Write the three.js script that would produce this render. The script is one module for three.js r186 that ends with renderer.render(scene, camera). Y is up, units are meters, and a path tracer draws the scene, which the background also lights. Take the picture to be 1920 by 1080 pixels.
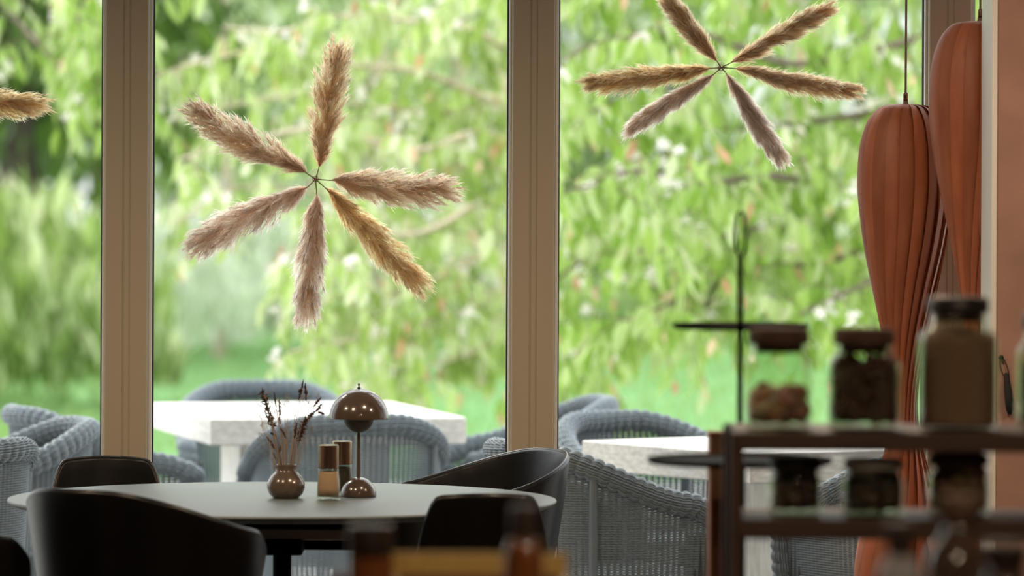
import * as THREE from 'three';
import { mergeGeometries, toCreasedNormals } from 'three/addons/utils/BufferGeometryUtils.js';
import { RoundedBoxGeometry } from 'three/addons/geometries/RoundedBoxGeometry.js';
import { ImprovedNoise } from 'three/addons/math/ImprovedNoise.js';

// ------------------------------------------------------------------ camera, sky, light
const scene = new THREE.Scene();
const FOCAL = 9500, EYE = 1.55, HORIZON = 330, ROLL = 0.0046;       // focal length in pixels of a 1920 wide frame
const camera = new THREE.PerspectiveCamera(2 * Math.atan(540 / FOCAL) * 180 / Math.PI, 16 / 9, 0.1, 300);
camera.position.set(0, EYE, 0);
camera.rotation.z = ROLL;
camera.setViewOffset(1920, 1080, 0, 540 - HORIZON, 1920, 1080);
camera.focus = 13.55;
camera.userData.fStop = 2.8;
const renderer = new THREE.WebGLRenderer();
renderer.toneMapping = THREE.LinearToneMapping;
renderer.toneMappingExposure = 1.0;
renderer.shadowMap.enabled = true;
const SKY_LEVEL = 3.0;
{                                                                    // an even overcast sky, brighter overhead
  const W = 32, H = 64, d = new Float32Array(W * H * 4);
  for (let y = 0; y < H; y++) for (let x = 0; x < W; x++) {
    const e = ((y + 0.5) / H - 0.5) * Math.PI, l = (1 + 1.6 * Math.max(0, Math.sin(e))) / 2.6 * SKY_LEVEL * 1.25;
    d.set([l * 0.985, l, l * 1.02, 1], (y * W + x) * 4);
  }
  const t = new THREE.DataTexture(d, W, H, THREE.RGBAFormat, THREE.FloatType);
  t.mapping = THREE.EquirectangularReflectionMapping; t.magFilter = THREE.LinearFilter; t.needsUpdate = true;
  scene.background = t; scene.environment = t;
}
const SUN = new THREE.DirectionalLight(new THREE.Color(1, 0.97, 0.9), 2.4);   // the veiled sun behind the clouds, high and to the left
SUN.position.set(-13, 22, -33); SUN.target.position.set(0, 0, -20); SUN.castShadow = true; SUN.shadow.radius = 40;
Object.assign(SUN.shadow.camera, { left: -25, right: 25, top: 25, bottom: -25, near: 1, far: 90 });
SUN.shadow.mapSize.set(2048, 2048); SUN.name = 'veiled_sun';
scene.add(SUN, SUN.target);
const SPOT_CANDELA = 8, SPOT_COLOR = new THREE.Color(1, 0.74, 0.5);

// ------------------------------------------------------------------ helpers
function rng(seed) { let a = seed >>> 0; return () => { a = (a + 0x6D2B79F5) | 0; let t = Math.imul(a ^ (a >>> 15), 1 | a); t = (t + Math.imul(t ^ (t >>> 7), 61 | t)) ^ t; return ((t ^ (t >>> 14)) >>> 0) / 4294967296; }; }
const V = (x, y, z) => new THREE.Vector3(x, y, z);
const lerp = THREE.MathUtils.lerp, clamp = THREE.MathUtils.clamp, smooth = (x, a, b) => THREE.MathUtils.smoothstep(x, a, b);
// a point at distance z along the view, measured on the photograph
function at(px, py, z) {
  const x = (px - 960) / FOCAL * z, y = (HORIZON - py) / FOCAL * z, c = Math.cos(ROLL), s = Math.sin(ROLL);
  return V(c * x - s * y, EYE + s * x + c * y, -z);
}
const perlin = new ImprovedNoise();
const fbm = (x, y, z = 0, n = 4) => { let s = 0, a = 0.5; for (let i = 0; i < n; i++) { s += a * perlin.noise(x, y, z); x *= 2.03; y *= 2.03; z += 7.1; a *= 0.5; } return s; };
const used = new Map();
function numbered(n) { const k = used.get(n) ?? 0; used.set(n, k + 1); return k ? n + '_' + String(k).padStart(3, '0') : n; }
function tag(o, label, category, group, kind) {
  if (label) o.userData.label = label;
  if (category) o.userData.category = category;
  if (group) o.userData.group = group;
  if (kind) o.userData.kind = kind;
  return o;
}
function thing(name, label, category, pos = [0, 0, 0], turn = 0, group) {
  const o = new THREE.Group(); o.name = numbered(name); scene.add(o);
  o.position.set(...pos); o.rotation.y = turn;
  return tag(o, label, category, group);
}
function mesh(name, geo, mat, parent, kind) {
  const m = new THREE.Mesh(Array.isArray(geo) ? merged(geo) : geo, mat);
  m.castShadow = m.receiveShadow = true;
  m.name = parent ? name : numbered(name);
  (parent ?? scene).add(m);
  if (kind) m.userData.kind = kind;
  return m;
}
function copyOf(root, pos, turn, label) {
  const r = root.clone(); r.name = numbered(root.name.replace(/_\d{3}$/, '')); r.userData = { ...root.userData, label };
  r.position.set(...pos); r.rotation.set(0, turn, 0); scene.add(r); return r;
}
function merged(list) {
  return mergeGeometries(list.map((g) => { g = g.index ? g.toNonIndexed() : g; for (const k of Object.keys(g.attributes)) if (!['position', 'normal', 'uv'].includes(k)) g.deleteAttribute(k); return g; }));
}
function box(w, h, d, x = 0, y = 0, z = 0, r = 0.003) { return new RoundedBoxGeometry(w, h, d, 2, Math.min(r, w / 2.1, h / 2.1, d / 2.1)).translate(x, y, z); }
function lathe(profile, seg = 48) { return new THREE.LatheGeometry(profile.map((p) => new THREE.Vector2(Math.max(p[0], 1e-5), p[1])), seg); }
class Mass {                                                         // collects swept strands and sheets in one indexed geometry
  constructor() { this.p = []; this.i = []; this.c = []; this.u = []; }
  get n() { return this.p.length / 3; }
  sweep(pts, radius, sides = 4, { flat = 1, color, cap = true } = {}) {
    const R = typeof radius === 'function' ? radius : () => radius, N = pts.length, t = V(), side = V(), up = V(), base = this.n;
    let prev = null;
    for (let k = 0; k < N; k++) {
      t.subVectors(pts[Math.min(k + 1, N - 1)], pts[Math.max(k - 1, 0)]).normalize();
      if (!prev) { prev = Math.abs(t.y) < 0.9 ? V(0, 1, 0) : V(1, 0, 0); }
      side.crossVectors(t, prev).normalize(); up.crossVectors(side, t).normalize(); prev = up.clone();
      const r = R(k / (N - 1));
      for (let s = 0; s < sides; s++) {
        const a = s / sides * 2 * Math.PI, c = Math.cos(a) * r, d = Math.sin(a) * r * flat;
        this.p.push(pts[k].x + side.x * c + up.x * d, pts[k].y + side.y * c + up.y * d, pts[k].z + side.z * c + up.z * d);
        this.u.push(s / sides * 2 * Math.PI * r, k * pts[0].distanceTo(pts[N - 1]) / N);
        if (color) this.c.push(...color);
      }
    }
    for (let k = 0; k < N - 1; k++) for (let s = 0; s < sides; s++) {
      const a = base + k * sides + s, b = base + k * sides + (s + 1) % sides;
      this.i.push(a, b, a + sides, b, b + sides, a + sides);
    }
    if (cap) for (const k of [0, N - 1]) for (let s = 1; s < sides - 1; s++) this.i.push(...(k ? [base + k * sides, base + k * sides + s, base + k * sides + s + 1] : [base, base + s + 1, base + s]));
  }
  grid(rows, closed = false) {                                       // rows of points (Vector3) -> a sheet
    const base = this.n, w = rows[0].length;
    for (const [r, row] of rows.entries()) for (const [c, q] of row.entries()) { this.p.push(q.x, q.y, q.z); this.u.push(q.u ?? c / w, q.v ?? r / rows.length); }
    for (let r = 0; r < rows.length - 1; r++) for (let c = 0; c < w - (closed ? 0 : 1); c++) {
      const a = base + r * w + c, b = base + r * w + (c + 1) % w;
      this.i.push(a, a + w, b, b, a + w, b + w);
    }
  }
  build() {
    const g = new THREE.BufferGeometry();
    g.setAttribute('position', new THREE.Float32BufferAttribute(this.p, 3));
    g.setAttribute('uv', new THREE.Float32BufferAttribute(this.u.length ? this.u : new Float32Array(this.n * 2), 2));
    if (this.c.length) g.setAttribute('color', new THREE.Float32BufferAttribute(this.c, 3));
    g.setIndex(this.i); g.computeVertexNormals();
    return g;
  }
}
const curve = (pts, n) => new THREE.CatmullRomCurve3(pts).getPoints(n);

// ------------------------------------------------------------------ textures and materials
function tex(w, h, fn, srgb = false, repeat) {
  const d = new Uint8Array(w * h * 4);
  for (let y = 0; y < h; y++) for (let x = 0; x < w; x++) {
    const v = fn(x / w, y / h), o = (y * w + x) * 4, a = Array.isArray(v) ? v : [v, v, v];
    for (let c = 0; c < 3; c++) d[o + c] = clamp(a[c], 0, 1) * 255;
    d[o + 3] = 255;
  }
  const t = new THREE.DataTexture(d, w, h); t.wrapS = t.wrapT = THREE.RepeatWrapping; t.magFilter = THREE.LinearFilter; t.needsUpdate = true;
  if (srgb) t.colorSpace = THREE.SRGBColorSpace;
  if (repeat) t.repeat.set(...repeat);
  return t;
}
const std = (o) => new THREE.MeshStandardMaterial({ roughness: 0.6, side: THREE.DoubleSide, ...o });
const phys = (o) => new THREE.MeshPhysicalMaterial({ roughness: 0.5, side: THREE.DoubleSide, ...o });
const rgb = (r, g, b) => new THREE.Color().setRGB(r, g, b);
const grain = tex(256, 256, (u, v) => 0.5 + 0.5 * fbm(u * 60, v * 60, 3, 3));
const woodColor = (a, b, sx, sy, seed) => tex(256, 512, (u, v) => {
  const k = clamp(0.5 + 1.1 * fbm(u * sx, v * sy, seed, 5) + 0.12 * Math.sin(u * sx * 3 + 5 * fbm(u * 4, v * 3, seed + 4)), 0, 1);
  return a.map((x, i) => lerp(x, b[i], k));
}, true);
const M = {
  paint: std({ color: rgb(0.42, 0.37, 0.28), roughness: 0.55, bumpMap: grain, bumpScale: 0.0003 }),
  bead: std({ color: rgb(0.72, 0.72, 0.68), roughness: 0.4 }),
  gasket: std({ color: rgb(0.03, 0.033, 0.035), roughness: 0.6 }),
  glass: phys({ color: rgb(0.965, 0.985, 0.97), transmission: 1, thickness: 0, roughness: 0.0, ior: 1.5, specularIntensity: 0.8 }),
  plaster: std({ color: rgb(0.42, 0.25, 0.2), roughness: 0.9, map: tex(256, 256, (u, v) => 0.9 + 0.14 * fbm(u * 24, v * 24, 8, 4), true), bumpMap: grain, bumpScale: 0.001 }),
  roomWall: std({ color: rgb(0.3, 0.26, 0.22), roughness: 0.9 }),
  roomCeiling: std({ color: rgb(0.4, 0.38, 0.35), roughness: 0.9 }),
  floor: std({ map: woodColor([0.2, 0.14, 0.1], [0.3, 0.22, 0.16], 10, 3, 2), roughness: 0.5 }),
  terrace: std({ color: rgb(0.62, 0.62, 0.6), roughness: 0.9, map: tex(256, 256, (u, v) => 0.9 + 0.2 * fbm(u * 20, v * 20, 1), true), bumpMap: grain, bumpScale: 0.002 }),
  lawn: std({ roughness: 0.95, map: tex(512, 512, (u, v) => { const k = clamp(0.5 + 0.9 * fbm(u * 26, v * 26, 5, 5), 0, 1); return [lerp(0.28, 0.44, k), lerp(0.48, 0.6, k), lerp(0.24, 0.36, k)]; }, true, [6, 6]) }),
  whiteStone: std({ roughness: 0.75, map: tex(512, 256, (u, v) => { const k = 0.84 + 0.16 * fbm(u * 30, v * 6, 11, 4) + 0.1 * fbm(u * 6, v * 5, 4, 3); return [k, k * 0.985, k * 0.955]; }, true), bumpMap: grain, bumpScale: 0.0006 }),
  wicker: phys({ color: rgb(0.185, 0.222, 0.248), roughness: 0.4 }),
  wickerDark: std({ color: rgb(0.05, 0.057, 0.063), roughness: 0.7 }),
  wickerFrame: std({ color: rgb(0.14, 0.165, 0.185), roughness: 0.35 }),
  leather: phys({ color: rgb(0.0022, 0.0022, 0.0023), roughness: 0.34, bumpMap: tex(256, 256, (u, v) => 0.5 + 0.5 * fbm(u * 48, v * 48, 9, 2)), bumpScale: 0.0004, specularIntensity: 0.6 }),
  piping: phys({ color: rgb(0.008, 0.008, 0.008), roughness: 0.28 }),
  blackSteel: phys({ color: rgb(0.004, 0.004, 0.0042), roughness: 0.6, specularIntensity: 0.08 }),
  greySteel: std({ color: rgb(0.3, 0.29, 0.28), roughness: 0.35, metalness: 0.6 }),
  linoleum: phys({ color: rgb(0.11, 0.135, 0.13), roughness: 0.42, bumpMap: grain, bumpScale: 0.00015 }),
  lampGloss: phys({ color: rgb(0.075, 0.05, 0.034), roughness: 0.2, clearcoat: 0.8, clearcoatRoughness: 0.07 }),
  lampInside: std({ color: rgb(0.09, 0.065, 0.045), roughness: 0.5 }),
  ceramic: phys({ color: rgb(0.1, 0.07, 0.05), roughness: 0.22, clearcoat: 0.8, clearcoatRoughness: 0.06 }),
  copper: std({ color: rgb(0.36, 0.24, 0.17), roughness: 0.22, metalness: 1, bumpMap: tex(256, 64, (u) => 0.5 + 0.5 * fbm(u * 90, 0.2, 1, 2)), bumpScale: 0.00005 }),
  jarGlass: phys({ color: rgb(0.93, 0.96, 0.9), transmission: 1, thickness: 0, roughness: 0.02, ior: 1.5 }),
  salt: std({ color: rgb(0.52, 0.32, 0.25), roughness: 0.9, bumpMap: grain, bumpScale: 0.001 }),
  pepper: std({ color: rgb(0.03, 0.022, 0.018), roughness: 0.8, bumpMap: grain, bumpScale: 0.002 }),
  seed: std({ color: rgb(0.055, 0.026, 0.02), roughness: 0.9 }),
  strawStem: std({ color: rgb(0.2, 0.125, 0.08), roughness: 0.8 }),
  paleStem: std({ color: rgb(0.36, 0.28, 0.2), roughness: 0.8 }),
  walnut: std({ map: woodColor([0.2, 0.13, 0.09], [0.3, 0.2, 0.14], 14, 2, 21), roughness: 0.5 }),
  postWood: std({ map: woodColor([0.48, 0.32, 0.22], [0.6, 0.42, 0.3], 14, 2, 25), roughness: 0.5 }),
  bamboo: std({ map: woodColor([0.6, 0.5, 0.26], [0.7, 0.59, 0.33], 20, 2, 31), roughness: 0.5 }),
  counter: std({ map: woodColor([0.3, 0.17, 0.1], [0.4, 0.24, 0.15], 14, 2, 41), roughness: 0.4 }),
  cork: std({ map: tex(128, 128, (u, v) => { const k = 0.5 + fbm(u * 30, v * 30, 2); return [0.27 + 0.09 * k, 0.2 + 0.07 * k, 0.16 + 0.06 * k]; }, true), roughness: 0.85 }),
  darkLid: std({ color: rgb(0.02, 0.016, 0.013), roughness: 0.45 }),
  whiteLid: std({ color: rgb(0.62, 0.64, 0.6), roughness: 0.4 }),
  coffee: std({ color: rgb(0.035, 0.016, 0.01), roughness: 0.4 }),
  cocoa: std({ color: rgb(0.25, 0.14, 0.1), roughness: 0.8 }),
  biscuit: std({ color: rgb(0.2, 0.1, 0.06), roughness: 0.8 }),
  amber: phys({ color: rgb(0.3, 0.1, 0.03), transmission: 0.6, thickness: 0, roughness: 0.08 }),
  darkGlass: phys({ color: rgb(0.035, 0.022, 0.016), roughness: 0.1, clearcoat: 1 }),
  blueGlass: phys({ color: rgb(0.75, 0.82, 0.86), transmission: 0.9, thickness: 0, roughness: 0.05 }),
  paper: std({ color: rgb(0.7, 0.7, 0.68), roughness: 0.8 }),
  cloth: std({ color: rgb(0.01, 0.01, 0.011), roughness: 0.8 }),
  cord: std({ color: rgb(0.22, 0.17, 0.13), roughness: 0.6 }),
  bark: std({ map: tex(128, 256, (u, v) => { const k = 0.5 + fbm(u * 22, v * 8, 6); return [0.34 + 0.2 * k, 0.3 + 0.19 * k, 0.26 + 0.17 * k]; }, true), roughness: 0.9 }),
  barkPale: std({ map: tex(128, 256, (u, v) => { const k = fbm(u * 4, v * 40, 6); return k > 0.2 ? [0.42, 0.38, 0.33] : [0.8 + 0.2 * k, 0.74 + 0.2 * k, 0.66 + 0.2 * k]; }, true), roughness: 0.9 }),
  barkDark: std({ color: rgb(0.06, 0.045, 0.035), roughness: 0.95 }),
  leaf: phys({ color: rgb(1, 1, 1), transmission: 0.5, thickness: 0, roughness: 0.55, specularIntensity: 0.7 }),
  farLeaf: phys({ color: rgb(1, 1, 1), transmission: 0.45, thickness: 0, roughness: 0.9, specularIntensity: 0.5 }),
  petal: phys({ color: rgb(0.86, 0.8, 0.78), transmission: 0.4, thickness: 0, roughness: 0.9 }),
  plume: phys({ color: rgb(1, 1, 1), vertexColors: true, transmission: 0.78, thickness: 0, roughness: 0.95, specularIntensity: 0.2 }),
  glow: std({ color: rgb(0.1, 0.1, 0.1), emissive: rgb(1, 0.62, 0.34), emissiveIntensity: 4 }),
  whiteMetal: std({ color: rgb(0.6, 0.58, 0.55), roughness: 0.4 }),
  clear: phys({ color: rgb(0.96, 0.97, 0.96), transmission: 0.85, thickness: 0, roughness: 0.1 }),
};
const leafTones = [[0.4, 0.58, 0.12], [0.5, 0.68, 0.2], [0.6, 0.74, 0.32], [0.32, 0.5, 0.08], [0.7, 0.78, 0.45]];
const paleTones = [[0.52, 0.66, 0.22], [0.62, 0.74, 0.34], [0.7, 0.78, 0.46], [0.44, 0.6, 0.16], [0.78, 0.82, 0.58]];
const youngTones = [[0.86, 0.5, 0.36], [0.88, 0.62, 0.46], [0.82, 0.42, 0.3]];

// ------------------------------------------------------------------ the room
const WALL_Z = 13.97, WALL_TURN = 0.036, wallZ = (x) => WALL_Z + WALL_TURN * x;
function onWall(o, x, y, inward = 0) { o.position.set(x + inward * -WALL_TURN * 0, y, -(wallZ(x) - inward)); o.rotation.y = WALL_TURN; return o; }
const CEIL = 2.9;
{
  mesh('floor', box(9.6, 0.2, 17.1, 0, -0.1, -5.45, 0.002), M.floor, null, 'structure');
  mesh('ceiling', box(9.6, 0.25, 17.6, 0, CEIL + 0.125, -5.6, 0.002), M.roomCeiling, null, 'structure');
  mesh('wall_left', box(0.2, CEIL, 17.1, -4.7, CEIL / 2, -5.45), M.roomWall, null, 'structure');
  mesh('wall_right', box(0.2, CEIL, 17.1, 4.7, CEIL / 2, -5.45), M.roomWall, null, 'structure');
  mesh('wall_back', box(9.6, CEIL, 0.2, 0, CEIL / 2, 3.0), M.roomWall, null, 'structure');
  // the pinkish partition whose end stands before the right window
  const p = at(1870, 400, 12.9);
  mesh('wall_partition', new RoundedBoxGeometry(3.36, CEIL, 0.29, 2, 0.006).translate(p.x + 1.68, CEIL / 2, -13.045), M.plaster, null, 'structure');
  mesh('trim_1', box(0.014, CEIL, 0.286, p.x - 0.0075, CEIL / 2, -13.047, 0.002), M.bead, null, 'structure');
}
// mullions with a shallow double groove down the inner face; panes between them
const MULLIONS = [-4.405, -3.289, -2.173, -1.057, 0.059, 1.208, 2.34, 3.47, 4.6];
{
  const w = 0.059, s = new THREE.Shape([[-w, 0], [-w + 0.003, 0.003], [-0.011, 0.003], [-0.0095, 0], [-0.007, 0], [-0.0055, 0.0025], [0.0065, 0.0025], [0.008, 0.0005], [0.0095, 0.0005], [0.011, 0.003], [w - 0.003, 0.003], [w, 0], [w, -0.15], [-w, -0.15]].map((p) => new THREE.Vector2(...p)));
  const g = toCreasedNormals(new THREE.ExtrudeGeometry(s, { depth: CEIL, bevelEnabled: false }).rotateX(-Math.PI / 2), 0.4);
  g.rotateY(0);
  g.scale(1, 1, -1);                                                 // the grooved face looks into the room
  const idx = g.index; if (idx) { for (let i = 0; i < idx.count; i += 3) { const a = idx.getX(i); idx.setX(i, idx.getX(i + 1)); idx.setX(i + 1, a); } }
  g.computeVertexNormals();
  for (const x of MULLIONS) onWall(mesh('trim_2', g, M.paint, null, 'structure'), x, 0, 0.035);
}
scene.children.filter((o) => /^trim_2/.test(o.name)).forEach((o, k) => { o.name = 'trim_' + (k + 2); });
for (let k = 0; k < MULLIONS.length - 1; k++) {
  const x0 = MULLIONS[k] + 0.059, x1 = MULLIONS[k + 1] - 0.059, x = (x0 + x1) / 2, w = x1 - x0, o = new THREE.Group();
  o.name = 'window_' + (k + 1); o.userData.kind = 'structure'; scene.add(o); onWall(o, x, 0);
  const pane = mesh('glass_pane', new THREE.PlaneGeometry(w, CEIL - 0.16).translate(0, CEIL / 2, -0.028), M.glass, o);
  pane.castShadow = false;
  for (const s of [-1, 1]) {
    mesh('glazing_bead', box(0.009, CEIL - 0.1, 0.03, s * (w / 2 - 0.0045), CEIL / 2, -0.005, 0.002), M.bead, o);
    mesh('gasket', box(0.005, CEIL - 0.16, 0.012, s * (w / 2 - 0.0115), CEIL / 2, -0.022, 0.001), M.gasket, o);
  }
  mesh('bottom_rail', box(w, 0.08, 0.15, 0, 0.04, -0.04), M.paint, o);
  mesh('top_rail', box(w, 0.08, 0.15, 0, CEIL - 0.04, -0.04), M.paint, o);
}
// ceiling spotlights of the room, seen as small glints on the glossy lamp and vase
const SPOTS = [[0.55, -11.3], [-1.35, -10.6], [0.3, -4.6], [2.3, -11.2], [-2.7, -11.5], [-1.0, -2.2], [1.0, -6.5]];
SPOTS.forEach(([x, z], k) => {
  const t = thing('ceiling_spotlight', ['warm ceiling spotlight nearest above the round table', 'warm ceiling spotlight left of the table', 'warm ceiling spotlight midway down the room', 'warm ceiling spotlight over the partition', 'warm ceiling spotlight by the left wall', 'warm ceiling spotlight at the back of the room', 'warm ceiling spotlight above the serving counter'][k], 'spotlight', [x, CEIL, z], 0, 'ceiling spotlights');
  mesh('housing', lathe([[0.0, 0], [0.05, 0], [0.05, -0.1], [0.044, -0.1], [0.042, -0.06], [0, -0.06]], 24), M.blackSteel, t);
  mesh('bulb', new THREE.CircleGeometry(0.04, 24).rotateX(Math.PI / 2).translate(0, -0.085, 0), M.glow, t);
  const l = new THREE.SpotLight(SPOT_COLOR, SPOT_CANDELA, 0, 1.5, 0.35, 2);
  l.position.set(0, -0.105, 0); l.target.position.set(0, -2, 0); l.castShadow = true; l.shadow.radius = 2; l.name = 'spotlight_light';
  t.add(l, l.target);
});

// ------------------------------------------------------------------ ground outside
{
  mesh('ground_terrace', box(26, 0.2, 11.6, 0, -0.1, -19.9, 0.01), M.terrace, null, 'structure');
  const g = new THREE.PlaneGeometry(120, 70, 96, 56).rotateX(-Math.PI / 2), p = g.attributes.position;
  for (let i = 0; i < p.count; i++) p.setY(i, 0.05 * fbm(p.getX(i) * 0.3, p.getZ(i) * 0.3, 2));
  g.translate(0, -0.045, -60.6); g.computeVertexNormals();
  mesh('ground_lawn', g, M.lawn, null, 'structure');
}

// ------------------------------------------------------------------ leaves and trees
const leafGeo = (() => {                                             // a pointed leaf hanging from its stalk at the origin, creased along the midrib
  const m = new Mass(), rows = [];
  for (const [t, w] of [[0, 0.02], [0.16, 0.24], [0.42, 0.39], [0.7, 0.29], [0.9, 0.1], [1, 0]]) {
    const bend = -0.16 * t * t;
    rows.push([V(-w * 0.5, -t, bend + w * 0.17), V(0, -t, bend), V(w * 0.5, -t, bend + w * 0.17)]);
  }
  m.grid(rows); return m.build();
})();
const petalGeo = (() => { const m = new Mass(); for (let k = 0; k < 5; k++) { const a = k * 1.2566, c = Math.cos(a), s = Math.sin(a), q = (r, d, z) => V(r * Math.cos(a + d), r * Math.sin(a + d), z); m.grid([[V(0, 0, 0), V(0, 0, 0)], [q(0.5, -0.5, 0.1), q(0.5, 0.5, 0.1)], [q(1, -0.35, 0.05), q(1, 0.35, 0.05)]]); } return m.build(); })();
function instanced(name, geo, mat, list, parent, kind = 'stuff') {   // list of {m, c}
  const o = new THREE.InstancedMesh(geo, mat, list.length);
  list.forEach((e, k) => { o.setMatrixAt(k, e.m); if (e.c) o.setColorAt(k, new THREE.Color().setRGB(...e.c)); });
  o.name = parent ? name : numbered(name); o.castShadow = o.receiveShadow = true; o.userData.kind = kind;
  (parent ?? scene).add(o); return o;
}
const Q = new THREE.Quaternion(), E = new THREE.Euler(), DOWN = V(0, -1, 0);
function placed(p, dir, spin, size, stretch = 1) {
  const q = new THREE.Quaternion().setFromUnitVectors(DOWN, dir).multiply(Q.setFromAxisAngle(DOWN, spin));
  return new THREE.Matrix4().compose(p, q, V(size * stretch, size, size));
}
const tint = (tones, r) => { const t = tones[Math.floor(r() * tones.length)], k = 0.82 + 0.36 * r(); return t.map((x) => x * k); };
// the near trees: limbs measured on the photograph, each at its own distance, with drooping side shoots
function nearTree(name, label, trunk, limbs, seed, shootsPerMetre, keep) {
  const r = rng(seed), root = thing(name, label, 'tree', [trunk[0].x, 0, trunk[0].z]), o = root.position;
  const local = (p) => p.clone().sub(o);
  const wood = new Mass(), leaves = [], blossoms = [];
  wood.sweep(curve(trunk.map(local), 24), (t) => lerp(trunk.r ?? 0.16, 0.06, t), 10);
  mesh('trunk', wood.build(), trunk.pale ? M.barkPale : M.bark, root);
  const twigs = new Mass();
  for (const limb of limbs) {
    const c = new THREE.CatmullRomCurve3(limb.pts.map(local)), len = c.getLength(), b = new Mass();
    b.sweep(c.getPoints(26), (t) => lerp(limb.r ?? 0.028, 0.006, t), 6);
    mesh('limb', b.build(), trunk.pale ? M.barkPale : M.bark, root);
    const n = Math.round(len * shootsPerMetre * (limb.d ?? 1));
    for (let k = 0; k < n; k++) {
      const t = 0.05 + 0.95 * r(), p0 = c.getPoint(t), side = V(r() - 0.5, (r() - 0.35) * 0.7, (r() - 0.5) * 1.6).normalize(), L = 0.18 + 0.42 * r();
      const pts = []; let p = p0.clone(), d = side.clone();
      for (let s = 0; s <= 6; s++) { pts.push(p.clone()); d.y -= 0.16; d.normalize(); p = p.clone().addScaledVector(d, L / 6); }
      const wp = pts[6].clone().add(o);
      if (keep && !keep(wp, r)) continue;
      twigs.sweep(pts, (q) => lerp(0.0035, 0.0012, q), 3);
      const m = 7 + Math.floor(r() * 7);
      for (let q = 0; q < m; q++) {
        const f = 0.15 + 0.85 * q / (m - 1), i = Math.min(5, Math.floor(f * 6)), s = pts[i].clone().lerp(pts[i + 1], f * 6 - i);
        const hang = V((r() - 0.5) * 0.9, -0.8 - 0.3 * r(), (r() - 0.5) * 0.9).normalize(), tip = f > 0.86 && r() < 0.42;
        leaves.push({ m: placed(s, hang, r() * 6.28, (tip ? 0.055 : 0.1) + (tip ? 0.04 : 0.06) * r(), 0.85 + 0.3 * r()), c: tint(tip ? youngTones : trunk.pale ? paleTones : leafTones, r), p: s });
      }
      if (r() < 0.3) for (let q = 0; q < 4; q++) blossoms.push({ m: placed(pts[4].clone().add(V(r() - 0.5, r() - 0.5, r() - 0.5).multiplyScalar(0.09)), V(r() - 0.5, r() - 0.5, r() - 0.5).normalize(), r() * 6, 0.022 + 0.012 * r()) });
    }
  }
  mesh('twigs', twigs.build(), M.bark, root, 'stuff');
  // the leaves that show largest are single parts, all the others one mass
  const inFrame = (e) => { const w = e.p.clone().add(o), z = -w.z, px = 960 + w.x / z * FOCAL, py = HORIZON - (w.y - EYE) / z * FOCAL; return px > 0 && px < 1920 && py > 0 && py < 800; };
  const order = leaves.map((e, k) => k).sort((a, b) => (leaves[b].p.z - (inFrame(leaves[b]) ? 0 : 50)) - (leaves[a].p.z - (inFrame(leaves[a]) ? 0 : 50)));
  const mats = (trunk.pale ? paleTones : leafTones).map((c) => { const m = M.leaf.clone(); m.color.setRGB(...c); return m; });
  const single = new Set(order.slice(0, 300));
  for (const k of single) {
    const e = leaves[k], me = mesh('leaf', leafGeo, mats[k % mats.length], root);
    e.m.decompose(me.position, me.quaternion, me.scale);
  }
  instanced('leaves', leafGeo, M.leaf, leaves.filter((e, k) => !single.has(k)), root);
  if (blossoms.length) instanced('blossoms', petalGeo, M.petal, blossoms, root);
  return root;
}
const limb = (z0, z1, pts, r, d) => ({ pts: pts.map(([x, y], k) => at(x, y, lerp(z0, z1, k / (pts.length - 1)))), r, d });
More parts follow.
